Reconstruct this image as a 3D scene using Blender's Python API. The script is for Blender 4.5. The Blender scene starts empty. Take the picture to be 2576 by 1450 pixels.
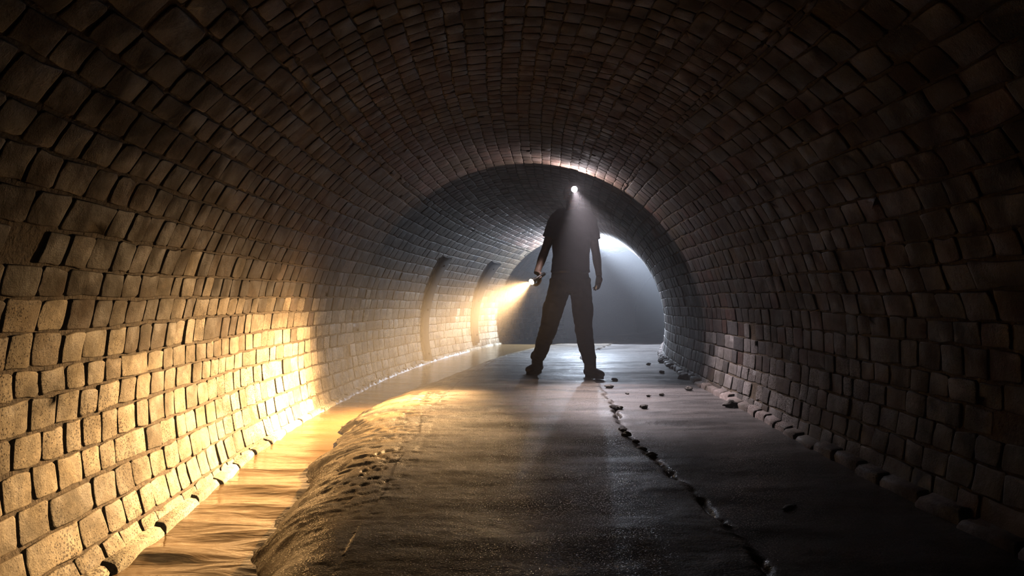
import bpy, bmesh, math, random
import numpy as np
from mathutils import Vector, Matrix, noise

random.seed(11)
rng = np.random.default_rng(7)
sc = bpy.context.scene
COL = sc.collection
FPX = 1717.0
HC = 0.66                       # lens height above the concrete floor
PITCH = math.atan(43.0 / FPX)   # camera looks slightly upward
CZ = 0.37                       # height of the tunnel's centre line

# ------------------------------------------------------------------ camera
cam_d = bpy.data.cameras.new('camera'); cam = bpy.data.objects.new('camera', cam_d); COL.objects.link(cam)
cam_d.sensor_width = 36.0; cam_d.lens = 36.0 * FPX / 2576.0
cam.location = (0, 0, HC); cam.rotation_euler = (math.pi / 2 + PITCH, 0, 0)
cam_d.clip_start = 0.02
sc.camera = cam
sc.view_settings.view_transform = 'Standard'; sc.view_settings.look = 'None'
sc.view_settings.gamma = 1; sc.view_settings.use_curve_mapping = False
sc.view_settings.exposure = 0.0


def ray(px, py):
    v = -(py - 725.0); x = px - 1288.0
    return Vector((x, math.cos(PITCH) * FPX - math.sin(PITCH) * v, math.sin(PITCH) * FPX + math.cos(PITCH) * v))


def at_depth(px, py, Y):
    r = ray(px, py); return Vector((0, 0, HC)) + r * (Y / r.y)


def at_level(px, py, z=0.0):
    r = ray(px, py); return Vector((0, 0, HC)) + r * ((z - HC) / r.z)


# ------------------------------------------------------------------ helpers
def link(name, me, mat=None, parent=None, smooth=True):
    o = bpy.data.objects.new(name, me); COL.objects.link(o)
    if mat is not None: me.materials.append(mat)
    if parent is not None: o.parent = parent
    if smooth and len(me.polygons):
        me.polygons.foreach_set('use_smooth', [True] * len(me.polygons))
    return o


def mesh_np(name, V, F, mat=None, parent=None, smooth=True, tint=None):
    me = bpy.data.meshes.new(name)
    me.from_pydata([tuple(v) for v in V], [], [tuple(f) for f in F]); me.update()
    if tint is not None:
        a = me.color_attributes.new('tint', 'FLOAT_COLOR', 'POINT')
        a.data.foreach_set('color', np.asarray(tint, dtype=np.float32).ravel())
    return link(name, me, mat, parent, smooth)


def obj_bm(name, bm, mat=None, parent=None, smooth=True):
    me = bpy.data.meshes.new(name); bm.to_mesh(me); bm.free()
    return link(name, me, mat, parent, smooth)


def empty(name, loc, label=None, cat=None, group=None):
    o = bpy.data.objects.new(name, None); COL.objects.link(o); o.location = loc
    o.empty_display_size = 0.1
    tag(o, label, cat, group); return o


def tag(o, label=None, cat=None, group=None, kind=None):
    if label: o['label'] = label
    if cat: o['category'] = cat
    if group: o['group'] = group
    if kind: o['kind'] = kind
    return o


def pchip(xs, ys):
    """smooth (catmull-rom style) interpolation, vectorised"""
    xs = np.array(xs, float); ys = np.array(ys, float)
    m = np.gradient(ys, xs)
    def f(x):
        x = np.asarray(x, float)
        i = np.clip(np.searchsorted(xs, x) - 1, 0, len(xs) - 2)
        h = xs[i + 1] - xs[i]; t = np.clip((x - xs[i]) / h, 0, 1)
        t2 = t * t; t3 = t2 * t
        return ((2*t3-3*t2+1)*ys[i] + (t3-2*t2+t)*h*m[i] + (-2*t3+3*t2)*ys[i+1] + (t3-t2)*h*m[i+1])
    return f


cxf = pchip([-3, 0, 2, 4, 6, 7, 8.7, 10.3, 12, 14, 16, 18, 20], [.10, .09, .06, .02, .09, .17, .43, .80, 1.27, 1.98, 2.85, 3.9, 5.1])
Rf = pchip([-3, 0, 2, 4, 6, 8.7, 12, 20], [1.38, 1.36, 1.38, 1.52, 1.57, 1.53, 1.50, 1.5])
wz = pchip([-3, 4, 6, 9, 12, 20], [-.14, -.14, -.12, -.055, -.02, -.02])     # water level


def tube(t, y, off):
    """t: angle, 0 = left wall at axis height, 90 deg = crown; off: metres inward from the nominal radius"""
    R = Rf(y) - off; c = cxf(y)
    return np.stack([c - R * np.cos(t), y + 0 * t, CZ + R * np.sin(t)], -1)


# value noise for numpy arrays
_perm = rng.random((256, 256))
def vnoise(x, y):
    x = np.asarray(x, float); y = np.asarray(y, float)
    xi = np.floor(x).astype(int); yi = np.floor(y).astype(int)
    fx = x - xi; fy = y - yi; fx = fx*fx*(3-2*fx); fy = fy*fy*(3-2*fy)
    a = _perm[xi & 255, yi & 255]; b = _perm[(xi+1) & 255, yi & 255]
    c = _perm[xi & 255, (yi+1) & 255]; d = _perm[(xi+1) & 255, (yi+1) & 255]
    return (a*(1-fx)+b*fx)*(1-fy) + (c*(1-fx)+d*fx)*fy
def fbm(x, y, o=4, g=.5):
    s = 0; w = 1; tot = 0
    for i in range(o):
        s = s + w * vnoise(x * 2**i + 13.7*i, y * 2**i + 7.3*i); tot += w; w *= g
    return s / tot


# ------------------------------------------------------------------ materials
def newmat(name):
    m = bpy.data.materials.new(name); m.use_nodes = True
    nt = m.node_tree; b = nt.nodes['Principled BSDF']; return m, nt, b


def N(nt, typ, **kw):
    n = nt.nodes.new(typ)
    for k, v in kw.items():
        if k in n.inputs.keys() if isinstance(k, str) else False: n.inputs[k].default_value = v
        else: setattr(n, k, v)
    return n


def ramp(nt, fac, stops):
    r = nt.nodes.new('ShaderNodeValToRGB'); e = r.color_ramp.elements
    while len(e) < len(stops): e.new(0.5)
    for i, (p, c) in enumerate(stops):
        e[i].position = p; e[i].color = (c, c, c, 1) if isinstance(c, (int, float)) else (*c, 1)
    nt.links.new(fac, r.inputs[0]); return r.outputs[0]


def noise_n(nt, vec, scale, detail=4, rough=.55, dist=0.0):
    n = nt.nodes.new('ShaderNodeTexNoise'); n.inputs['Scale'].default_value = scale
    n.inputs['Detail'].default_value = detail; n.inputs['Roughness'].default_value = rough
    n.inputs['Distortion'].default_value = dist
    nt.links.new(vec, n.inputs['Vector']); return n.outputs['Fac']


def mix(nt, a, b, fac, mode='MIX'):
    m = nt.nodes.new('ShaderNodeMix'); m.data_type = 'RGBA'; m.blend_type = mode
    for ix, v in ((0, fac), (6, a), (7, b)):
        s = m.inputs[ix]
        if hasattr(v, 'is_linked'): nt.links.new(v, s)
        elif ix == 0: s.default_value = v
        elif isinstance(v, (int, float)): s.default_value = (v, v, v, 1)
        else: s.default_value = (*v, 1)
    return m.outputs[2]


def math_n(nt, op, a, b=None):
    m = nt.nodes.new('ShaderNodeMath'); m.operation = op
    for i, v in enumerate((a, b)):
        if v is None: continue
        if hasattr(v, 'is_linked'): nt.links.new(v, m.inputs[i])
        else: m.inputs[i].default_value = v
    return m.outputs[0]


def bump(nt, b, h, strength=.5, dist=.01, prev=None):
    bn = nt.nodes.new('ShaderNodeBump'); bn.inputs['Strength'].default_value = strength
    bn.inputs['Distance'].default_value = dist; nt.links.new(h, bn.inputs['Height'])
    if prev is not None: nt.links.new(prev, bn.inputs['Normal'])
    nt.links.new(bn.outputs[0], b.inputs['Normal']); return bn.outputs[0]


def coords(nt):
    return nt.nodes.new('ShaderNodeTexCoord').outputs['Object']


def mapping(nt, vec, scale):
    m = nt.nodes.new('ShaderNodeMapping'); m.inputs['Scale'].default_value = scale
    nt.links.new(vec, m.inputs['Vector']); return m.outputs[0]


def brick_material():
    m, nt, b = newmat('worn_brick'); co = coords(nt)
    at = nt.nodes.new('ShaderNodeAttribute'); at.attribute_name = 'tint'
    # mottled face
    mott = noise_n(nt, co, 28, 6, .65)
    col = mix(nt, at.outputs['Color'], ramp(nt, mott, [(.3, .55), (.7, 1.2)]), 1.0, 'MULTIPLY')
    # clusters of dark pits: where the broad stain noise is high
    vor = nt.nodes.new('ShaderNodeTexVoronoi'); vor.inputs['Scale'].default_value = 115
    vor.inputs['Randomness'].default_value = 1.0; nt.links.new(co, vor.inputs['Vector'])
    broad = noise_n(nt, co, 1.7, 5, .6)
    thr = ramp(nt, broad, [(.40, 0.10), (.60, .52)])
    fine = noise_n(nt, co, 60, 4, .7)
    v2 = math_n(nt, 'ADD', vor.outputs['Distance'], math_n(nt, 'MULTIPLY', fine, .45))
    pit = math_n(nt, 'LESS_THAN', v2, math_n(nt, 'ADD', thr, .17))
    col = mix(nt, col, (.05, .032, .018), math_n(nt, 'MULTIPLY', pit, .9))
    # broad soot and algae stains
    st = noise_n(nt, mapping(nt, co, (1, .6, 1.3)), 2.3, 6, .62)
    col = mix(nt, col, (.075, .06, .038), ramp(nt, st, [(.47, 0), (.62, .75)]))
    gr = noise_n(nt, co, 220, 3, .7)
    col = mix(nt, col, ramp(nt, gr, [(.3, .75), (.7, 1.15)]), 1.0, 'MULTIPLY')
    nt.links.new(col, b.inputs['Base Color'])
    nt.links.new(ramp(nt, noise_n(nt, co, 9, 4), [(.35, .55), (.65, .85)]), b.inputs['Roughness'])
    b.inputs['Specular IOR Level'].default_value = .22
    p = bump(nt, b, mott, .6, .006)
    p = bump(nt, b, gr, .55, .0022, p)
    inv = math_n(nt, 'SUBTRACT', 1.0, pit)
    bump(nt, b, inv, .55, .003, p)
    return m


def mortar_material():
    m, nt, b = newmat('old_mortar'); co = coords(nt)
    f = noise_n(nt, co, 40, 5, .65)
    c = ramp(nt, f, [(.3, (.045, .031, .018)), (.7, (.17, .12, .07))])
    nt.links.new(c, b.inputs['Base Color']); b.inputs['Roughness'].default_value = .85
    bump(nt, b, f, .8, .01); return m


def concrete_material():
    m, nt, b = newmat('wet_concrete'); co = coords(nt)
    at = nt.nodes.new('ShaderNodeAttribute'); at.attribute_name = 'tint'
    big = noise_n(nt, mapping(nt, co, (.55, 2.2, 1)), 2.0, 7, .62, .5)
    c = mix(nt, at.outputs['Color'], ramp(nt, big, [(.38, .28), (.58, 1.15)]), 1.0, 'MULTIPLY')
    sm = noise_n(nt, co, 150, 3, .7)
    c = mix(nt, c, ramp(nt, sm, [(.35, .55), (.65, 1.3)]), 1.0, 'MULTIPLY')
    nt.links.new(c, b.inputs['Base Color'])
    sx = nt.nodes.new('ShaderNodeSeparateColor'); nt.links.new(at.outputs['Color'], sx.inputs[0])
    ro = ramp(nt, noise_n(nt, mapping(nt, co, (.5, 1.6, 1)), 2.6, 5, .6), [(.38, .40), (.62, .70)])
    gl = noise_n(nt, co, 240, 1, .5)
    ro = math_n(nt, 'SUBTRACT', ro, ramp(nt, gl, [(.57, 0), (.62, .48)]))
    nt.links.new(ro, b.inputs['Roughness'])
    b.inputs['Specular IOR Level'].default_value = .4
    vor = nt.nodes.new('ShaderNodeTexVoronoi'); vor.inputs['Scale'].default_value = 150
    nt.links.new(co, vor.inputs['Vector'])
    p = bump(nt, b, vor.outputs['Distance'], .5, .0016)
    p = bump(nt, b, sm, .5, .0016, p)
    bump(nt, b, big, .5, .012, p)
    return m


def water_material():
    m, nt, b = newmat('silty_stream_water'); co = coords(nt)
    b.inputs['Base Color'].default_value = (.22, .14, .062, 1)
    b.inputs['Roughness'].default_value = .16
    b.inputs['IOR'].default_value = 1.33
    b.inputs['Specular IOR Level'].default_value = .9
    n = noise_n(nt, mapping(nt, co, (1.1, 4.2, 1)), 3.2, 4, .5, 1.2)
    bump(nt, b, n, .35, .02)
    return m


def plain(name, col, rough=.7, metal=0, sc_=60, var=.3, bstr=.3, bdist=.003):
    m, nt, b = newmat(name); co = coords(nt); f = noise_n(nt, co, sc_, 4, .6)
    lo = tuple(c * (1 - var) for c in col); hi = tuple(min(1, c * (1 + var)) for c in col)
    nt.links.new(ramp(nt, f, [(.3, lo), (.7, hi)]), b.inputs['Base Color'])
    b.inputs['Roughness'].default_value = rough; b.inputs['Metallic'].default_value = metal
    bump(nt, b, f, bstr, bdist); return m


def glow(name, col, strength):
    m, nt, b = newmat(name)
    b.inputs['Base Color'].default_value = (.8, .8, .8, 1)
    b.inputs['Emission Color'].default_value = (*col, 1); b.inputs['Emission Strength'].default_value = strength
    return m


M_BRICK = brick_material(); M_MORTAR = mortar_material(); M_CONC = concrete_material(); M_WATER = water_material()
M_RUST = plain('rusted_iron', (.016, .010, .006), .9, 0, 45, .5, .6, .004)
M_RUST.node_tree.nodes['Principled BSDF'].inputs['Specular IOR Level'].default_value = .08
M_STONE = plain('rubble', (.085, .075, .065), .8, 0, 60, .4, .8, .006)
M_PALE = plain('pale_rubble', (.42, .40, .36), .7, 0, 60, .3, .8, .006)
M_SKIN = plain('skin', (.36, .22, .16), .55, 0, 50, .1, .1, .001)
M_SHIRT = plain('dark_cotton', (.045, .040, .055), .9, 0, 220, .25, .3, .0015)
M_TROUS = plain('dark_twill', (.048, .042, .038), .85, 0, 260, .25, .3, .0015)
M_BOOT = plain('boot_leather', (.03, .024, .018), .55, 0, 80, .3, .3, .002)
M_SOLE = plain('boot_rubber', (.02, .02, .02), .8)
M_HAIR = plain('cropped_hair', (.03, .022, .016), .7, 0, 300, .4, .7, .003)
M_BLACK = plain('black_plastic', (.02, .02, .022), .4)
M_STRAP = plain('elastic_strap', (.05, .05, .06), .8)
M_EYE = plain('eye_white', (.6, .58, .55), .3, 0, 20, .05, 0, .001)
M_LIP = plain('lips', (.28, .12, .10), .5)
M_LENSW = glow('headlamp_lens', (.86, .88, 1.0), 30)
M_LENSY = glow('torch_lens', (1.0, .78, .42), 30)
M_METAL = plain('brushed_metal', (.5, .5, .52), .35, 1)

# ------------------------------------------------------------------ brick lining
Y0, Y1 = -0.6, 15.5
D2R = math.pi / 180


def wav(k, y, amp=.0035):
    return amp * (np.sin(y * 1.7 + k * 2.1) + .6 * np.sin(y * 4.3 + k * 5.7) + .4 * np.sin(y * 9.1 + k * 3.3))


def lay_bricks(name, t0, t1, pal, wid, course, seed, gap=1.0, relief=.002):
    """brick courses between angles t0..t1 (degrees) laid on a mortar backing; one mesh"""
    r = random.Random(seed)
    rows = []; t = t0 * D2R
    while t < t1 * D2R - .02:
        h = course / 1.52 * r.uniform(.9, 1.1)
        if t + h > t1 * D2R - .02: h = t1 * D2R - t
        rows.append((t, t + h)); t += h
    V = []; F = []; T = []; base = 0
    nrow = len(rows)
    for k, (ta, tb) in enumerate(rows):
        ka = k + t0; kb = k + 1 + t0
        y = Y0 + r.uniform(0, .1)
        skew = r.uniform(-.006, .006)
        rt = r.uniform(-.12, .12)
        while y < Y1:
            w = float(np.interp(y, [3.2, 6.5], wid)) * r.uniform(.80, 1.2)
            if r.random() < .10: w *= 1.7
            g = r.uniform(.001, .0035) * gap; gv = r.uniform(.0035, .0065) * gap / 1.5
            if r.random() < .06: g += .006
            ya, yb = y + g, y + w - g
            tm = (ta + tb) / 2
            ck = .2 * min(w, (tb - ta) * 1.5)
            # eight-sided outline with cut corners
            dy = yb - ya; cy_ = .045 * (tb - ta) * 1.5 + r.uniform(0, .007); ct = cy_ / 1.5
            A = ta + gv; B = tb - gv
            ym_ = (ya + yb) / 2; tq = (A + B) / 2
            ys = np.array([ya + cy_, ym_, yb - cy_, yb, yb, yb, yb - cy_, ym_, ya + cy_, ya, ya, ya])
            ts = np.array([A, A, A, A + ct, tq, B - ct, B, B, B, B - ct, tq, A + ct])
            fr = (ts - ta) / (tb - ta)
            sk = skew + r.uniform(-.004, .004)
            ys = ys + sk * (fr - .5) * 2 + np.array([r.gauss(0, .0021) for _ in range(12)])
            ts = ts + (wav(ka, ys) * (1 - fr) + wav(kb, ys) * fr) / 1.5 + np.array([r.gauss(0, .0017) for _ in range(12)])
            hi = .55 if (tm > 24 * D2R and tm < 158 * D2R) else 1.0
            pr = r.gauss(0, relief * hi) - (.0012 if hi < 1 else 0)
            if r.random() < .05 * hi: pr -= r.uniform(.002, .006)
            yc, tc = ys.mean(), ts.mean()
            tiltY = r.gauss(0, relief * 6 * hi); tiltT = r.gauss(0, relief * 6 * hi)
            def ring(s, off):
                yy = yc + (ys - yc) * s; tt = tc + (ts - tc) * s
                o = off + tiltY * (yy - yc) + tiltT * (tt - tc) * 1.5
                return tube(tt, yy, o)
            VV = [ring(1.0, -.014), ring(1.0, -.0005 + pr), ring(.965, .0022 + pr), ring(.90, .0030 + pr), ring(0.0, .0032 + pr)[:1]]
            V.append(np.concatenate(VV))
            for q in range(3):
                for i in range(12):
                    j = (i + 1) % 12
                    F.append((base + q*12 + i, base + q*12 + j, base + (q+1)*12 + j, base + (q+1)*12 + i))
            for i in range(12):
                F.append((base + 36 + i, base + 36 + (i+1) % 12, base + 48))
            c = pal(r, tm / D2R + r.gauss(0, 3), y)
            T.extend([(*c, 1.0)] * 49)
            base += 49
            y += w
    o = mesh_np(name, np.concatenate(V), F, M_BRICK, None, True, T)
    tag(o, kind='structure')
    # mortar backing, a part of the same lining
    ys = np.linspace(-3.0, 20.0, 460); tt = np.linspace((t0 - .0) * D2R, t1 * D2R, max(12, int((t1 - t0) * .8)))
    Tg, Yg = np.meshgrid(tt, ys)
    P = tube(Tg, Yg, -.0036 + .004 * (fbm(Tg * 20, Yg * 14) - .5))
    nT = len(tt); nY = len(ys)
    idx = np.arange(nT * nY).reshape(nY, nT)
    FF = np.stack([idx[:-1, :-1], idx[1:, :-1], idx[1:, 1:], idx[:-1, 1:]], -1).reshape(-1, 4)
    mesh_np('mortar', P.reshape(-1, 3), FF, M_MORTAR, o)
    return o


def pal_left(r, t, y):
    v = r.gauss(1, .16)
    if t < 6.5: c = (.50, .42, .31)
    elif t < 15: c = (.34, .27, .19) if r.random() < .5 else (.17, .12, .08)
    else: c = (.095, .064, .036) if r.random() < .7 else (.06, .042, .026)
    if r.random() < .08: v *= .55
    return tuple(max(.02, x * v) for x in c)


def pal_top(r, t, y):
    v = r.gauss(1, .2); c = (.090, .056, .042) if r.random() < .8 else (.13, .095, .078)
    if r.random() < .03: v *= 2.0
    v *= 1 + 1.6 * min(1, max(0, (y - 7.5) / 2)) + .5 * min(1, max(0, (y - 4) / 2))  # bricks paler with depth: lamp-lit brightness of the far ring put into the tint
    return tuple(max(.02, x * v) for x in c)


def pal_right(r, t, y):
    v = r.gauss(1, .2); q = r.random()
    c = (.075, .055, .052) if q < .5 else ((.11, .10, .10) if q < .8 else (.085, .045, .036))
    if t > 180 and r.random() < .7: c = (.30, .27, .26)
    v *= 1 + 1.5 * min(1, max(0, (y - 7.5) / 2)) + .4 * min(1, max(0, (y - 4) / 2))  # same paling with depth, rear-lamp brightness painted into the brick colour
    return tuple(max(.02, x * v) for x in c)


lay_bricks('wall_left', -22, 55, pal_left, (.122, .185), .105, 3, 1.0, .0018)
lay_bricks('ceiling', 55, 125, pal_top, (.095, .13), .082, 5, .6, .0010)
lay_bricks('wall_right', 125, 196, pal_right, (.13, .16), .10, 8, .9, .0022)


# kerb course at the foot of each wall
def kerb(name, side, z, seed, ln, hgt, dep, tone, amp):
    r = random.Random(seed); V = []; F = []; T = []; base = 0
    y = 0.5
    while y < 14.5:
        w = ln * r.uniform(.7, 1.25); g = .006 + r.random() * .006
        ys = np.array([y + g, y + w - g])
        zz = (wz(y) + z) if side < 0 else z + r.gauss(0, amp * .5)
        zt = zz + hgt * r.uniform(.85, 1.1); zb = zz - .10
        d = dep * r.uniform(.85, 1.15)
        pts = []
        for yy in ys:
            R = float(Rf(yy)); c = float(cxf(yy))
            xt = math.sqrt(R*R - (zt - CZ)**2); xb = math.sqrt(R*R - (zb - CZ)**2)
            e = r.gauss(0, amp)
            pts.append([(c + side * (xt + .01), yy, zt + .006), (c + side * (xt - d + .008 + e), yy, zt + e),
                        (c + side * (xt - d - .002 + e), yy, zt - .012 + e), (c + side * (xt - d + e), yy, zb)])
        # chamfered ends
        ring = []
        for kx, (q, s) in enumerate(((0, 0), (0, 1), (1, 1), (1, 0))):
            row = pts[q]
            if s == 0: rr = [(p[0] - 0, p[1], p[2] - .010) if i in (1, 2) else p for i, p in enumerate(row)]
            else: rr = [(p[0], p[1] + (.010 if q == 0 else -.010), p[2]) for p in row]
            ring.append(rr)
        for rr in ring: V.extend(rr)
        for a_ in range(3):
            for i in range(3):
                F.append((base + a_*4 + i, base + a_*4 + i+1, base + a_*4 + 5 + i, base + a_*4 + 4 + i))
        F.append((base, base+1, base+2, base+3)); F.append((base+12, base+15, base+14, base+13))
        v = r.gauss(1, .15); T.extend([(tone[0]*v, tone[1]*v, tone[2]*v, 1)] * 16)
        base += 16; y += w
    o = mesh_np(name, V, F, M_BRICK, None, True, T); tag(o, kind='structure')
    bm = bmesh.new(); bm.from_mesh(o.data); bmesh.ops.recalc_face_normals(bm, faces=bm.faces); bm.to_mesh(o.data); bm.free()
    return o


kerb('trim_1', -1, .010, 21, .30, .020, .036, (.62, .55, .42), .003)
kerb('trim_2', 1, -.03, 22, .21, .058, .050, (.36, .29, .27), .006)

# ------------------------------------------------------------------ floor (concrete slab, broken bank on the stream side)
we_px = [(640, 1500), (655, 1385), (700, 1335), (722, 1270), (770, 1235), (775, 1180), (840, 1130), (860, 1085), (900, 1050), (985, 1010), (1060, 988), (1110, 972)]
we = [at_level(a, b, -.14) for a, b in we_px]
WY = [-3, 1.0] + [p.y for p in we] + [8.4, 9.5, 11, 20]
WX = [-.78, -.78] + [p.x for p in we] + [-.36, -.1, .35, 5]
cr_px = [(1830, 1330), (1735, 1225), (1700, 1195), (1640, 1150), (1598, 1115), (1570, 1085), (1552, 1040), (1540, 1010), (1512, 978), (1500, 960)]
cr = [at_level(a, b, 0) for a, b in cr_px]
CY = [-3] + [p.y for p in cr] + [9, 20]
CX = [.72] + [p.x for p in cr] + [.9, 4.2]
sl_px = [(880, 1380), (960, 1260), (1000, 1180), (1050, 1095), (1065, 1045), (1130, 990), (1160, 965)]
sl = [at_level(a, b, -.02) for a, b in sl_px]
SY = [-3] + [p.y for p in sl] + [8.4, 9.5, 11, 20]
SX = [-.5] + [p.x for p in sl] + [-.2, .1, .5, 5.2]


def floor_fields(X, Y):
    wx = np.interp(Y, WY, WX) + .06 * (fbm(Y * 4, Y * 0 + 3, 2) - .5)
    sx = np.interp(Y, SY, SX) + .05 * (fbm(Y * 3, X * 2 + 9, 2) - .5)
    sx = np.maximum(sx, wx + .12)
    cx = np.interp(Y, CY, CX) + .045 * (fbm(Y * 6, X * 0 + 31) - .5) + .03 * (fbm(Y * 21, X * 0 + 5, 3) - .5)
    wl = wz(Y)
    z = .010 * (fbm(X * 2.2, Y * 5) - .5) + .004 * (fbm(X * 16, Y * 26, 3) - .5)
    # the long shallow cross ripples of the cast slab
    z = z + .003 * np.sin(Y * 17 + 3 * fbm(X * 1.5, Y * 1.5) * 4) * np.clip((fbm(X * 1.3 + 4, Y * 2 + 8, 2) - .42) * 5, 0, 1)
    # bank: from slab edge to the water line and below it
    s = np.clip((sx - X) / np.maximum(sx - wx, .05), 0, 4)
    s = np.maximum(0, s + np.clip(s * 3, 0, 1) * (.12 * (fbm(X * 6 + 3, Y * 7, 3) - .5) + .05 * (fbm(X * 25, Y * 25, 2) - .5)))
    top = -.003
    bank = np.where(s < 1, top + (wl - top) * (s ** 3.0), wl - .10 * np.clip(s - 1, 0, 1.2))
    rough = fbm(X * 24, Y * 24, 4)
    pits = np.clip((rough - .52) * 6, 0, 1) * np.exp(-((s - .12) / .38) ** 2)
    z = np.where(X < sx, bank + .003 * (rough - .5), z)
    near = np.exp(-((X - sx + .12) / .18) ** 2)
    z = z - .007 * np.clip((fbm(X * 19, Y * 22, 4) - .515) * 8, 0, 1) * near * np.clip(.3 + 2.5*(fbm(Y*1.1+2, Y*0+17) - .35), 0, 1.2)
    z = z + .003 * np.clip(s, 0, 1) * (fbm(X * 4, Y * 4, 2) - .5)
    # right-hand joint: slab lip breaks down by 2 cm, ragged, with a groove
    d = X - cx
    grv = np.exp(-(d / .014) ** 2) * np.clip(3 * (fbm(Y * 9, Y * 0 + 41) - .36), 0, 1)
    z = z - .030 * grv - .012 * np.clip(d / .02, 0, 1) * np.clip((Y - 1), 0, 1)
    return z, s, d, wl, grv


def build_floor():
    ys = [-2.5, -1.5, -.8, -.2, .3, .7]
    y = 0.9
    while y < 15: ys.append(y); y += max(.008, y * .0042)
    ys += list(np.linspace(15.2, 20, 20)); ys = np.array(ys)
    ss = np.linspace(0, 1, 420)
    S, Y = np.meshgrid(ss, ys)
    R = Rf(Y); c = cxf(Y)
    xl = c - np.sqrt(R*R - (wz(Y) - .17 - CZ)**2) - .0; xr = c + np.sqrt(R*R - (CZ + .03)**2)
    X = xl + (xr - xl) * S
    z, s, d, wl, grv = floor_fields(X, Y)
    P = np.stack([X, Y, z], -1)
    nY, nS = S.shape
    idx = np.arange(nY * nS).reshape(nY, nS)
    F = np.stack([idx[:-1, :-1], idx[:-1, 1:], idx[1:, 1:], idx[1:, :-1]], -1).reshape(-1, 4)
    T = np.ones((nY, nS, 4), np.float32)
    slab = np.array([.135, .112, .09]); bankc = np.array([.24, .18, .10]); right = np.array([.15, .135, .13])
    k1 = np.clip(s * 4, 0, 1)[..., None]; k2 = np.clip(d / .02, 0, 1)[..., None]
    v = (.8 + .4 * fbm(X * 3, Y * 3))[..., None]
    T[..., :3] = ((slab * (1 - k1) + bankc * k1) * (1 - k2) + right * k2) * v
    # near-black colour in the pits of the broken edge and along the joint
    near = 1.5 * np.exp(-((X - np.interp(Y, SY, SX) + .10) / .19) ** 2) * (Y < 6.3)
    edge_dark = np.clip((fbm(X * 19, Y * 22, 4) - .515) * 12, 0, 1) * near
    edge_dark = edge_dark * np.clip(.25 + 3.2 * (fbm(X * 2 + 7, Y * 2.2, 2) - .36), 0, 1.3)
    edge_dark = np.clip(edge_dark + grv * .8, 0, .92)[..., None]
    T[..., :3] = T[..., :3] * (1 - edge_dark) + np.array([.02, .014, .009]) * edge_dark
    o = mesh_np('floor', P.reshape(-1, 3), F, M_CONC, None, True, T.reshape(-1, 4))
    tag(o, kind='structure'); return o


build_floor()


def build_water():
    ys = [0.7]
    while ys[-1] < 13.5: ys.append(ys[-1] + max(.010, ys[-1] * .005))
    ys = np.array(ys); ss = np.linspace(0, 1, 130)
    S, Y = np.meshgrid(ss, ys)
    R = Rf(Y); c = cxf(Y)
    xl = c - np.sqrt(R*R - (wz(Y) - CZ)**2) - .0; xr = np.interp(Y, WY, WX) + .16
    X = xl + (xr - xl) * S
    # silky standing waves drawn across the stream
    wv = Y + .35 * (X + 1.2) + .16 * (fbm(X * 2, Y * 1.6) - .5)
    A = np.clip(1.25 - Y / 6.5, .12, 1)
    z = wz(Y) + A * (.004 * np.sin(wv * 24 + 5 * fbm(X * 2.2, Y * 2.2)) + .024 * (fbm(X * 1.7 + 5, Y * 8, 2) - .5) + .004 * (fbm(X * 2.6, Y * 22, 2) - .5))
    P = np.stack([X, Y, z], -1); nY, nS = S.shape
    idx = np.arange(nY * nS).reshape(nY, nS)
    F = np.stack([idx[:-1, :-1], idx[:-1, 1:], idx[1:, 1:], idx[1:, :-1]], -1).reshape(-1, 4)
    o = mesh_np('stream_water', P.reshape(-1, 3), F, M_WATER)
    tag(o, 'shallow silty stream flowing in the gutter along the left brick wall', 'water', kind='stuff')


build_water()


# white broken ripple of water against the foot of the left wall
def build_foam():
    M = plain('pale_foam', (.62, .63, .66), .45, 0, 90, .25, .6, .004)
    ys = np.arange(4.9, 10.2, .012); V = []; F = []
    for i, y in enumerate(ys):
        R = float(Rf(y)); c = float(cxf(y)); zl = float(wz(y)) + .004
        x = c - math.sqrt(R*R - (zl - CZ)**2)
        w = .018 + .05 * float(fbm(y * 8, 3.0, 4)) * min(1, (y - 4.8) * 1.2)
        h = .006 + .022 * float(vnoise(y * 30, 9.0))
        for q in range(6):
            a = q / 5; V.append((x + .005 + w * a, y, zl - .004 + h * math.sin(a * math.pi) * (1 + .3 * math.sin(y * 60 + q))))
        if i:
            for q in range(5):
                b0 = (i-1)*6 + q; F.append((b0, b0+1, b0+7, b0+6))
    o = mesh_np('ripple_foam', V, F, M)
    tag(o, 'pale broken line of rippled foam where the stream laps the left wall', 'foam', kind='stuff')


build_foam()


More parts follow.
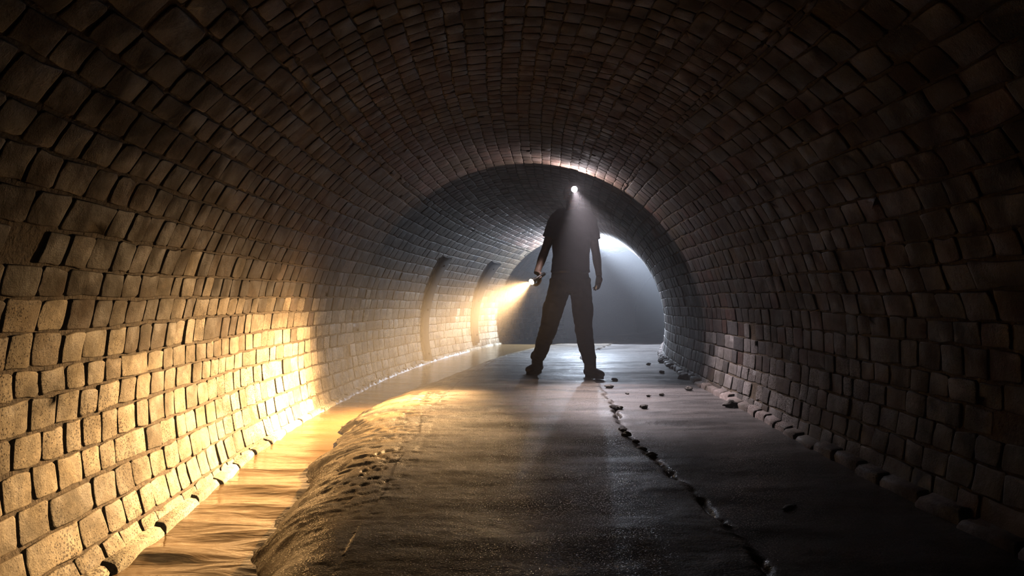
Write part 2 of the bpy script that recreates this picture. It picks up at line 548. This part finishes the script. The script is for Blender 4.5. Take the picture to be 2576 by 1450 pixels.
# ------------------------------------------------------------------ things fixed to the left wall
def wall_strap(name, y, wtop, wbot, ta, tb, proud, label):
    root = empty(name, tuple(tube(np.array(tb * D2R), np.array(y), 0.)), label, 'strap')
    inv = Matrix.Translation(-root.location)
    def curved(y0f, w, t0, t1, o0, o1, n, nm, parent, mat):
        V = []; F = []
        for i in range(n + 1):
            a = i / n; t = (t0 + (t1 - t0) * a) * D2R; ww = w(a) / 2; yy = y0f(a)
            jit = .004 * math.sin(i * 2.3)
            for (dy, of) in ((-ww + jit, o0), (-ww + jit, o1 - .006), (-ww + .008, o1), (ww - .008, o1), (ww - jit, o1 - .006), (ww - jit, o0)):
                p = tube(np.array(t), np.array(yy + dy), of); V.append(tuple(Vector(p) - root.location))
            if i:
                for q in range(6):
                    b0 = (i-1)*6 + q; b1 = (i-1)*6 + (q+1) % 6; F.append((b0, b1, b1 + 6, b0 + 6))
        F.append(tuple(range(6))); F.append(tuple(range(n*6, n*6+6))[::-1])
        return mesh_np(nm, V, F, mat, parent)
    curved(lambda a: y, lambda a: wbot + (wtop - wbot) * (1 - a) ** 1.2, ta, tb, -.004, proud, 26, 'iron_band', root, M_RUST)
    for a in (.08, .5, .9):
        t = (ta + (tb - ta) * a)
        bm = bmesh.new(); bmesh.ops.create_cone(bm, cap_ends=True, segments=6, radius1=.016, radius2=.013, depth=.018)
        p = Vector(tube(np.array(t * D2R), np.array(y), proud + .006))
        nrm = Vector((math.cos(t * D2R), 0, -math.sin(t * D2R)))
        bm.transform(Matrix.Translation(p - root.location) @ nrm.to_track_quat('Z', 'Y').to_matrix().to_4x4())
        obj_bm('bolt', bm, M_RUST, root, False)
    return root


# where the photo shows them: depth found from the left wall at axis height
def wall_depth(px):
    best = min(np.linspace(5, 14, 900), key=lambda y: abs((float(cxf(y)) - float(Rf(y))) / y - (px - 1288) / FPX))
    return float(best)


wall_strap('iron_strap', wall_depth(1066), .30, .22, 36, -18, .03, 'wide rusty brown iron strap on the left wall, the nearer of two')
wall_strap('iron_strap', wall_depth(1190), .42, .22, 40, -12, .045, 'dark iron strap on the left wall, the one nearer the far end')


def stone(name, loc, size, mat, label, group, seed, flat=.6):
    r = random.Random(seed); bm = bmesh.new(); bmesh.ops.create_icosphere(bm, subdivisions=3, radius=1)
    sx, sy = r.uniform(.8, 1.2), r.uniform(.7, 1.1); off = Vector((seed * 3.1, 0, 0))
    for v in bm.verts:
        n = noise.noise(v.co * 1.3 + off) * .45 + noise.noise(v.co * 3.5 + off) * .15
        v.co *= 1 + n
        v.co = Vector((v.co.x * sx, v.co.y * sy, v.co.z * flat)) * size
    zmin = min(v.co.z for v in bm.verts)
    for v in bm.verts: v.co.z -= zmin + .12 * size
    bmesh.ops.rotate(bm, verts=bm.verts, matrix=Matrix.Rotation(r.uniform(0, 6), 3, 'Z'))
    o = obj_bm(name, bm, mat); zf = float(floor_fields(np.array([loc.x]), np.array([loc.y]))[0][0])
    o.location = (loc.x, loc.y, zf); tag(o, label, 'stone', group); return o


debris = [
    (1672, 911, .075, 'dark flat stone furthest away at the foot of the right wall'),
    (1694, 924, .060, 'dark rounded stone second furthest along the foot of the right wall'),
    (1724, 950, .065, 'dark stone nearest the camera at the bend foot of the right wall'),
    (1733, 979, .035, 'small dark stone on the lit floor just out from the right wall'),
    (1532, 973, .034, 'flat dark stone on the bright patch right of the right boot'),
    (1546, 955, .026, 'small dark stone just behind the bright patch beside the right boot'),
    (1632, 917, .028, 'small dark stone on the far floor between person and right wall'),
    (1665, 936, .026, 'small dark stone behind the lit patch, close to the right wall'),
    (1620, 1023, .030, 'upright dark chip on the floor right of the broken joint'),
    (1632, 996, .016, 'tiny dark pebble on the lit floor, left of two'),
    (1665, 992, .020, 'tiny dark pebble on the lit floor, right of two'),
    (1835, 1020, .045, 'flat brown stone beside the kerb of the right wall'),
    (1578, 988, .014, 'tiny pebble between the broken joint and the lit patch'),
]
for i, (a, b, s, lab) in enumerate(debris):
    stone('stone', at_level(a, b, 0), s, M_STONE, lab, 'loose stones on the right of the floor', i + 1, .5)
chips = [(1546, 1024, .045, 'largest dark concrete chunk lying in the broken floor joint', M_STONE),
         (1560, 1026, .026, 'pale concrete chip beside the large dark chunk in the joint', M_PALE),
         (1566, 1082, .028, 'pale chip in the joint just below the dark chunk', M_PALE),
         (1575, 1098, .026, 'pale chip in the joint, middle of the row', M_PALE),
         (1612, 1126, .030, 'pale wide chip in the joint above the crumbled end', M_PALE),
         (1600, 1112, .018, 'dark chip between two pale chips in the joint', M_STONE),
         (1638, 1142, .026, 'pale chip nearest the camera in the joint', M_PALE)]
for i, (a, b, s, lab, m_) in enumerate(chips):
    stone('concrete_chip', at_level(a, b, 0), s, m_, lab, 'broken chips along the floor joint', i + 40, .45)
o = stone('twig', at_level(1985, 1268, 0), .05, M_PALE, 'thin pale splinter lying on the dark floor at right', None, 77, .2)
o.scale = (1, .22, .6); o.rotation_euler = (0, 0, .7); o['category'] = 'splinter'

# ------------------------------------------------------------------ person
MY = 6.22
def W(px, py, dy=0.0): return at_depth(px, py, MY + dy)


def ring_loft(bm, pts, radii, seg=18, cap=True, up=None):
    """pts: Vectors; radii: (side, front) per point; rings stay roughly perpendicular to the path"""
    rings = []; n = len(pts)
    for i, p in enumerate(pts):
        tdir = (pts[min(i+1, n-1)] - pts[max(i-1, 0)]).normalized()
        ref = up or Vector((0, 1, 0))
        side = tdir.cross(ref)
        if side.length < .05: side = tdir.cross(Vector((1, 0, 0)))
        side.normalize(); fr = side.cross(tdir).normalized()
        rx, ry = radii[i] if isinstance(radii[i], (tuple, list)) else (radii[i], radii[i])
        rings.append([bm.verts.new(p + side * math.cos(a) * rx + fr * math.sin(a) * ry) for a in [2*math.pi*k/seg for k in range(seg)]])
    for a, b in zip(rings, rings[1:]):
        for k in range(seg): bm.faces.new((a[k], a[(k+1) % seg], b[(k+1) % seg], b[k]))
    if cap:
        for rg in (rings[0], rings[-1]):
            cpt = sum((v.co for v in rg), Vector()) / seg; c = bm.verts.new(cpt)
            for k in range(seg): bm.faces.new((rg[k], rg[(k+1) % seg], c))


def interp_path(pts, rad, n=6):
    P = []; Rr = []
    rad = [r_ if isinstance(r_, (tuple, list)) else (r_, r_) for r_ in rad]
    m = len(pts)
    for i in range(m - 1):
        p0 = pts[max(i-1, 0)]; p1 = pts[i]; p2 = pts[i+1]; p3 = pts[min(i+2, m-1)]
        for k in range(n):
            t = k / n
            P.append(.5*((2*p1) + (p2-p0)*t + (2*p0-5*p1+4*p2-p3)*t*t + (3*p1-p0-3*p2+p3)*t**3))
            tt = t*t*(3-2*t)
            Rr.append(tuple(rad[i][q]*(1-tt) + rad[i+1][q]*tt for q in (0, 1)))
    P.append(pts[-1]); Rr.append(rad[-1]); return P, Rr


def limb(bm, pts, rad, seg=18, n=5, up=None):
    P, Rr = interp_path(pts, rad, n); ring_loft(bm, P, Rr, seg, True, up)


def blob(bm, c, r, seg=20, rot=None):
    ret = bmesh.ops.create_uvsphere(bm, u_segments=seg, v_segments=seg // 2 + 2, radius=1)
    for v in ret['verts']:
        q = Vector((v.co.x*r[0], v.co.y*r[1], v.co.z*r[2]))
        if rot is not None: q = rot @ q
        v.co = q + c


def fuse(name, bm, mat, parent, voxel=.007, smooth_it=6, disp=0, inv=None):
    bmesh.ops.recalc_face_normals(bm, faces=bm.faces)
    me = bpy.data.meshes.new(name); bm.to_mesh(me); bm.free()
    tmp = bpy.data.objects.new('tmp', me); COL.objects.link(tmp)
    md = tmp.modifiers.new('r', 'REMESH'); md.mode = 'VOXEL'; md.voxel_size = voxel
    ms = tmp.modifiers.new('s', 'SMOOTH'); ms.factor = .5; ms.iterations = smooth_it
    dg = bpy.context.evaluated_depsgraph_get()
    me2 = bpy.data.meshes.new_from_object(tmp.evaluated_get(dg), depsgraph=dg)
    bpy.data.objects.remove(tmp); bpy.data.meshes.remove(me)
    me2.name = name
    if disp:
        for v in me2.vertices:
            q = v.co
            # slanting cloth folds
            f = noise.noise(Vector((q.x * 9, q.y * 9, q.z * 16 + q.x * 8))) + .5 * noise.noise(Vector((q.x * 22, q.y * 22, q.z * 34)))
            v.co = q + v.normal * f * disp
    if parent is not None:
        me2.transform(Matrix.Translation(-parent.location))
    me2.materials.clear()
    return link(name, me2, mat, parent)


person_root_loc = Vector((at_level(1415, 950).x, MY, 0.0))
person = empty('person', person_root_loc,
               'person in dark t-shirt, trousers and boots standing legs apart facing the camera in the tunnel', 'person')

# key joints (image-left limbs = the person's right side)
NECK = W(1439, 531, .02); HEAD = W(1440.5, 494, 0)
SHL = W(1398, 556, .02); SHR = W(1483, 556, .02)
ELL = W(1372, 628, .03); WRL = W(1350, 689, -.14)
ELR = W(1499, 636, .05); WRR = W(1507, 694, -.02)
HIPL = W(1410, 715); HIPR = W(1460, 715)
KNL = W(1381, 822, -.04); KNR = W(1468, 826, -.04)
FL = at_level(1352, 938); FR = at_level(1486, 950)
ANL = Vector((FL.x, FL.y + .03, .10)); ANR = Vector((FR.x, FR.y + .03, .10))

bm = bmesh.new()
# head
blob(bm, HEAD + Vector((0, .01, .022)), (.073, .093, .090), 28)
blob(bm, HEAD + Vector((0, -.018, -.038)), (.056, .070, .068), 24)
blob(bm, HEAD + Vector((0, -.060, -.088)), (.026, .022, .018), 14)      # chin
limb(bm, [HEAD + Vector((0, -.078, .012)), HEAD + Vector((0, -.096, -.014)), HEAD + Vector((0, -.102, -.030))], [.009, .011, .014], 10, 3)   # nose
for s in (-1, 1):
    blob(bm, HEAD + Vector((s*.026, -.078, .024)), (.026, .012, .007), 12)   # brow
    blob(bm, HEAD + Vector((s*.042, -.058, -.026)), (.018, .016, .016), 12)  # cheek
    blob(bm, HEAD + Vector((s*.076, .012, -.006)), (.008, .020, .033), 12, Matrix.Rotation(s*.25, 3, 'Z'))  # ear
limb(bm, [HEAD + Vector((0, .015, -.03)), NECK + Vector((0, .01, .01)), NECK + Vector((0, .02, -.05))], [.055, .054, .066], 20)
# torso under the shirt
limb(bm, [NECK + Vector((0, .02, -.02)), W(1440, 560, .03), W(1438, 620, .03), W(1436, 690, .02), W(1435, 720, .02)],
     [(.07, .06), (.16, .095), (.15, .10), (.14, .09), (.12, .08)], 24, 5)
for (S, E, Wr) in ((SHL, ELL, WRL), (SHR, ELR, WRR)):
    mid = S.lerp(E, .5); fm = E.lerp(Wr, .35)
    limb(bm, [S.lerp(NECK, .3), S, mid, E, fm, E.lerp(Wr, .8), Wr], [.05, .054, .047, .039, .040, .030, (.029, .024)], 18)


def hand(bm, wr, pd, pn, side, curl, scale=1.0, spread=.012):
    """pd: palm direction, pn: normal out of the palm (the way fingers curl), side: +1/-1 where the thumb leaves"""
    pd = pd.normalized(); pn = (pn - pn.project(pd)).normalized(); lat = pd.cross(pn).normalized() * side
    palm = wr + pd * .048 * scale
    limb(bm, [wr - pd*.01, wr + pd*.03*scale, wr + pd*.07*scale, wr + pd*.088*scale],
         [(.027, .020), (.038, .017), (.042, .015), (.038, .012)], 16, 3, up=pn)
    for k, (L, o) in enumerate(((.070, 1.5), (.078, .5), (.073, -.5), (.058, -1.5))):
        b = wr + pd * (.085 - .004*abs(o)) * scale + lat * o * .0185 * scale
        pts = [b - pd * .012]; d = (pd + lat * o * spread * 4).normalized(); p = b.copy(); pts.append(p.copy())
        for j, fr_ in enumerate((.45, .30, .25)):
            ang = curl * (j + .6) * .62 + .08 * k * curl
            dd = (d * math.cos(ang) + pn * math.sin(ang)).normalized(); p = p + dd * L * fr_ * scale; pts.append(p.copy())
        limb(bm, pts, [.0092, .0090, .0084, .0078, .0066], 10, 3)
    tb = wr + pd * .022 * scale + lat * .026 * scale
    t1 = tb + (pd * .75 + lat * .65 + pn * .25).normalized() * .040 * scale
    t2 = t1 + (pd * .8 + lat * .15 + pn * (.35 + .5*curl)).normalized() * .030 * scale
    t3 = t2 + (pd * .8 - lat * .10 + pn * (.4 + .6*curl)).normalized() * .024 * scale
    limb(bm, [tb - lat*.012, tb, t1, t2, t3], [.014, .014, .0115, .0100, .0080], 10, 3)


# torch: aimed down-left at the foot of the left wall
TORCH = W(1338, 709, -.27)
AIM = Vector((-1.46, 4.2, -.20))
AIM2 = Vector((-1.56, 2.15, -.24))
TD = (AIM - TORCH).normalized()
GRIP = TORCH - TD * .125
# hand on the torch: palm direction roughly across the barrel
pn = Vector((-.15, -.95, -.25))
HDL = (GRIP - WRL)
hand(bm, WRL.lerp(GRIP, .12) + Vector((.022, .01, .0)), Vector((-.05, -.35, -1)), Vector((-.9, -.35, .1)), -1, 1.25)
hand(bm, WRR, Vector((-.12, -.12, -1)), Vector((-.75, -.5, 0)), -1, .62)
fuse('body', bm, M_SKIN, person, .0052, 3)

# face details
for s in (-1, 1):
    e = bmesh.new(); blob(e, HEAD + Vector((s*.030, -.078, .006)) - person.location, (.012, .009, .008), 14); obj_bm('eye', e, M_EYE, person)
e = bmesh.new(); limb(e, [HEAD + Vector((x, -.083 + abs(x)*.35, -.056)) - person.location for x in (-.024, -.012, 0, .012, .024)], [(.002, .003), (.006, .006), (.007, .007), (.006, .006), (.002, .003)], 10, 3)
obj_bm('mouth', e, M_LIP, person)
# cropped hair
e = bmesh.new(); blob(e, HEAD + Vector((0, .018, .028)) - person.location, (.079, .094, .092), 36)
cut = [v for v in e.verts if (v.co + person.location - HEAD).z < -.02 + .0 or ((v.co + person.location - HEAD).y < -.045 and (v.co + person.location - HEAD).z < .07)]
bmesh.ops.delete(e, geom=cut, context='VERTS'); bmesh.ops.solidify(e, geom=e.faces[:], thickness=-.006)
obj_bm('hair', e, M_HAIR, person)

# t-shirt
bm = bmesh.new()
limb(bm, [NECK + Vector((0, .025, -.012)), W(1440, 545, .03), W(1439, 562, .03), W(1438, 590, .03), W(1437, 620, .03), W(1436, 650, .02), W(1435, 672, .02), W(1435, 686, .02)],
     [(.064, .062), (.115, .095), (.165, .112), (.180, .125), (.175, .125), (.170, .120), (.174, .122), (.180, .126)], 30, 5)
for (S, E, sg) in ((SHL, ELL, -1), (SHR, ELR, 1)):
    tip = S.lerp(E, .60)
    limb(bm, [NECK + Vector((sg*.03, .025, -.035)), S.lerp(NECK, .35) + Vector((0, .01, .022)), S + Vector((-sg*.010, .0, .004)), S.lerp(E, .28), tip], [.052, .066, .074, .069, .066], 22, 5)
fuse('t_shirt', bm, M_SHIRT, person, .0075, 3, .006)
# collar ring
e = bmesh.new(); c0 = NECK + Vector((0, .018, -.008)) - person.location
for k in range(28):
    pass
limb(e, [c0 + Vector((math.cos(a)*.062, math.sin(a)*.060, .006*math.sin(a))) for a in np.linspace(0, 2*math.pi, 25)], [.006]*25, 8, 2, up=Vector((0, 0, 1)))
obj_bm('collar', e, M_SHIRT, person)

# trousers
bm = bmesh.new()
limb(bm, [W(1435, 676, .02), W(1434, 700, .02), W(1433, 722, .02), W(1433, 737, .02)], [(.160, .115), (.172, .122), (.178, .125), (.150, .11)], 28, 5)
for (H, K, A, sg) in ((HIPL, KNL, ANL, -1), (HIPR, KNR, ANR, 1)):
    limb(bm, [H + Vector((0, .02, .05)), H + Vector((sg*.004, .02, -.03)), H.lerp(K, .5) + Vector((sg*.004, 0, 0)), K, K.lerp(A, .35) + Vector((0, .03, 0)), K.lerp(A, .75) + Vector((0, .02, 0)), A + Vector((0, .012, .055))],
         [(.096, .110), (.100, .110), (.095, .098), (.080, .082), (.076, .080), (.065, .068), (.066, .068)], 24, 6)
fuse('trousers', bm, M_TROUS, person, .0075, 3, .008)
# belt
e = bmesh.new(); c0 = W(1435, 684, .02) - person.location
limb(e, [c0 + Vector((math.cos(a)*.166, math.sin(a)*.121, 0)) for a in np.linspace(0, 2*math.pi, 33)], [(.004, .016)]*33, 8, 1, up=Vector((0, 0, 1)))
obj_bm('belt', e, M_BLACK, person)
# boots
for (A, ang) in ((ANL, -.55), (ANR, .50)):
    fd = Vector((math.sin(ang), -math.cos(ang), 0))
    bm = bmesh.new(); g0 = Vector((A.x, A.y, 0))
    limb(bm, [A + Vector((0, .01, .10)), A + Vector((0, .01, .04)), g0 + Vector((0, .01, .075)), g0 + Vector((0, .01, .04))], [.056, .055, .056, .048], 20, 5)
    limb(bm, [g0 - fd*.065 + Vector((0, 0, .045)), g0 + Vector((0, 0, .055)), g0 + fd*.07 + Vector((0, 0, .05)), g0 + fd*.14 + Vector((0, 0, .042)), g0 + fd*.185 + Vector((0, 0, .032))],
         [(.036, .034), (.042, .045), (.046, .040), (.049, .032), (.030, .020)], 20, 6, up=Vector((0, 0, 1)))
    bo = fuse('boot', bm, M_BOOT, person, .006, 2)
    sb = bmesh.new(); lat = fd.cross(Vector((0, 0, 1)))
    outline = []
    for k in range(28):
        a = 2*math.pi*k/28; u = math.cos(a); v = math.sin(a)
        wd = .040 + .010 * max(0, u)
        outline.append(g0 + fd*(.06 + .135*u) + lat*wd*v*(1 if abs(u) < .75 else .92))
    lo = [sb.verts.new(p + Vector((0, 0, -.002)) - person.location) for p in outline]; hi = [sb.verts.new(p + Vector((0, 0, .024)) - person.location) for p in outline]
    for k in range(28): sb.faces.new((lo[k], lo[(k+1) % 28], hi[(k+1) % 28], hi[k]))
    sb.faces.new(lo[::-1]); sb.faces.new(hi)
    so = obj_bm('sole', sb, M_SOLE, None, False); so.parent = bo

# ------------------------------------------------------------------ headlamp
HL = HEAD + Vector((.006, -.112, .044))
hl = empty('headlamp', HL, 'small lit white headlamp worn on the forehead of the person', 'headlamp')
e = bmesh.new(); hc = HEAD + Vector((0, .012, .044)) - hl.location
limb(e, [hc + Vector((math.cos(a)*.079, math.sin(a)*.098, 0)) for a in np.linspace(0, 2*math.pi, 41)], [(.0025, .013)]*41, 8, 1, up=Vector((0, 0, 1)))
obj_bm('strap', e, M_STRAP, hl)
FWD = Vector((-.10, -1, .0)).normalized()
def disc_stack(prof, d, seg=24):
    bm = bmesh.new(); q = d.to_track_quat('Z', 'Y').to_matrix(); rings = []
    for (h, r_) in prof: rings.append([bm.verts.new(q @ Vector((math.cos(2*math.pi*k/seg)*r_, math.sin(2*math.pi*k/seg)*r_, h))) for k in range(seg)])
    for a, b in zip(rings, rings[1:]):
        for k in range(seg): bm.faces.new((a[k], a[(k+1) % seg], b[(k+1) % seg], b[k]))
    bm.faces.new(rings[0][::-1]); bm.faces.new(rings[-1]); return bm
obj_bm('housing', disc_stack([(-.022, .020), (-.018, .027), (-.002, .031), (.008, .033), (.008, .029), (.004, .028)], FWD), M_BLACK, hl)
obj_bm('lens', disc_stack([(.0045, .027), (.009, .026), (.012, .018), (.013, .008)], FWD), M_LENSW, hl)

# torch
tr = empty('torch', TORCH, 'lit warm yellow hand torch held low in the hand at picture left', 'torch')
obj_bm('barrel', disc_stack([(-.185, .012), (-.182, .0165), (-.10, .0165), (-.05, .0165), (-.035, .022), (-.004, .029), (.006, .030), (.006, .027), (.001, .0265)], TD), M_BLACK, tr)
obj_bm('lens', disc_stack([(.0015, .026), (.007, .025), (.011, .016), (.012, .006)], TD), M_LENSY, tr)
e = disc_stack([(0, .006), (.004, .005)], Vector((0, 0, 1))); e.transform(Matrix.Translation(-TD*.07 + Vector((0, 0, .016)))); obj_bm('switch', e, M_METAL, tr)
# small pale object in the other hand
kp = WRR + Vector((-.030, -.055, -.108))
k = empty('small_light', kp, 'small pale metal object held in the lowered hand at picture right', 'gadget')
obj_bm('case', disc_stack([(-.022, .009), (-.018, .012), (.018, .012), (.022, .009)], Vector((.2, -.3, 1))), M_METAL, k)
obj_bm('cap', disc_stack([(.022, .010), (.030, .010), (.033, .006)], Vector((.2, -.3, 1)).normalized()), M_BLACK, k)


# ------------------------------------------------------------------ lights
def spot(name, loc, d, power, col, size, blend, rad=.012):
    l = bpy.data.lights.new(name, 'SPOT'); l.energy = power; l.color = col; l.spot_size = size * D2R; l.spot_blend = blend
    l.shadow_soft_size = rad; o = bpy.data.objects.new(name, l); COL.objects.link(o)
    o.location = loc; o.rotation_euler = d.to_track_quat('-Z', 'Y').to_euler(); return o


def flood_pattern(o, inner, zs, lobe=None, gain=0.0, c0=.8):
    # made-up flood shape: full strength sideways, dimmed straight ahead so near walls stay dark
    l = o.data; l.use_nodes = True; nt = l.node_tree
    em = nt.nodes['Emission']; tc = nt.nodes.new('ShaderNodeTexCoord'); sx = nt.nodes.new('ShaderNodeSeparateXYZ')
    nt.links.new(tc.outputs['Normal'], sx.inputs[0]); ab = math_n(nt, 'ABSOLUTE', sx.outputs[2])
    mr = nt.nodes.new('ShaderNodeMapRange'); mr.interpolation_type = 'SMOOTHSTEP'
    for k_, v_ in (('From Min', zs), ('From Max', 1.0), ('To Min', 1.0), ('To Max', inner)): mr.inputs[k_].default_value = v_
    nt.links.new(ab, mr.inputs['Value']); out = mr.outputs[0]
    if lobe is not None:
        d_ = o.rotation_euler.to_quaternion().inverted() @ lobe.normalized()
        dt = nt.nodes.new('ShaderNodeVectorMath'); dt.operation = 'DOT_PRODUCT'
        nt.links.new(tc.outputs['Normal'], dt.inputs[0]); dt.inputs[1].default_value = tuple(d_)
        m2 = nt.nodes.new('ShaderNodeMapRange'); m2.interpolation_type = 'SMOOTHSTEP'
        for k_, v_ in (('From Min', c0), ('From Max', 1.0), ('To Min', 0.0), ('To Max', gain)): m2.inputs[k_].default_value = v_
        nt.links.new(dt.outputs['Value'], m2.inputs['Value']); out = math_n(nt, 'ADD', out, m2.outputs[0])
    nt.links.new(out, em.inputs['Strength'])


AMB = (1.0, .60, .26)
def beam_pattern(o, half, pw):
    # soft reflector beam: bright centre rolling off smoothly to nothing at the half angle
    l = o.data; l.use_nodes = True; nt = l.node_tree; em = nt.nodes['Emission']
    tc = nt.nodes.new('ShaderNodeTexCoord'); dt = nt.nodes.new('ShaderNodeVectorMath'); dt.operation = 'DOT_PRODUCT'
    nt.links.new(tc.outputs['Normal'], dt.inputs[0]); dt.inputs[1].default_value = (0, 0, -1)
    m2 = nt.nodes.new('ShaderNodeMapRange')
    for k_, v_ in (('From Min', math.cos(half * D2R)), ('From Max', 1.0), ('To Min', 0.0), ('To Max', 1.0)): m2.inputs[k_].default_value = v_
    nt.links.new(dt.outputs['Value'], m2.inputs['Value'])
    nt.links.new(math_n(nt, 'POWER', m2.outputs[0], pw), em.inputs['Strength'])


beam_pattern(spot('torch_beam', TORCH + TD*.025, TD, 5400, AMB, 150, .2), 60, 18.0)
beam_pattern(spot('torch_spill', TORCH + TD*.025, (AIM2 - TORCH).normalized(), 3200, AMB, 90, .2), 30, 9.0)
spot('torch_halo', TORCH + TD*.025, Vector((-.30, -.75, -.75)).normalized(), 12, AMB, 130, .8)
HD = Vector((-.18, -1, -.02)).normalized()
hf = spot('headlamp_flood', HL + FWD*.03, HD, 22, (.95, .82, .86), 180, .10)
# the second lamp deeper in the tunnel, behind the person's shoulders, facing the camera
BL = at_depth(1474, 592, 11.75)
flood_pattern(hf, .02, .62, at_level(1600, 995) - hf.location, 15.0, .87)
rl = spot('rear_lamp', BL, Vector((-.08, -1, -.03)).normalized(), 1200, (.70, .82, 1.0), 180, .04, .03)
flood_pattern(rl, .045, .84, Vector((.75, -.35, .10)), 9.5, .45)

w = bpy.data.worlds.new('world'); sc.world = w; w.use_nodes = True; nt = w.node_tree
nt.nodes['Background'].inputs[0].default_value = (0, 0, 0, 1); nt.nodes['Background'].inputs[1].default_value = 0
vs = nt.nodes.new('ShaderNodeVolumeScatter'); vs.inputs['Density'].default_value = .016; vs.inputs['Anisotropy'].default_value = .55
vs.inputs['Color'].default_value = (.95, .95, 1, 1)
nt.links.new(vs.outputs[0], nt.nodes['World Output'].inputs['Volume'])
sc.cycles.use_denoising = True
sc.cycles.use_adaptive_sampling = True; sc.cycles.adaptive_threshold = .08; sc.cycles.adaptive_min_samples = 20
sc.cycles.volume_bounces = 0
sc.cycles.max_bounces = 6; sc.cycles.diffuse_bounces = 0; sc.cycles.glossy_bounces = 2
sc.cycles.sample_clamp_indirect = 4; sc.cycles.blur_glossy = 1.0
sc.view_settings.exposure = 0.38
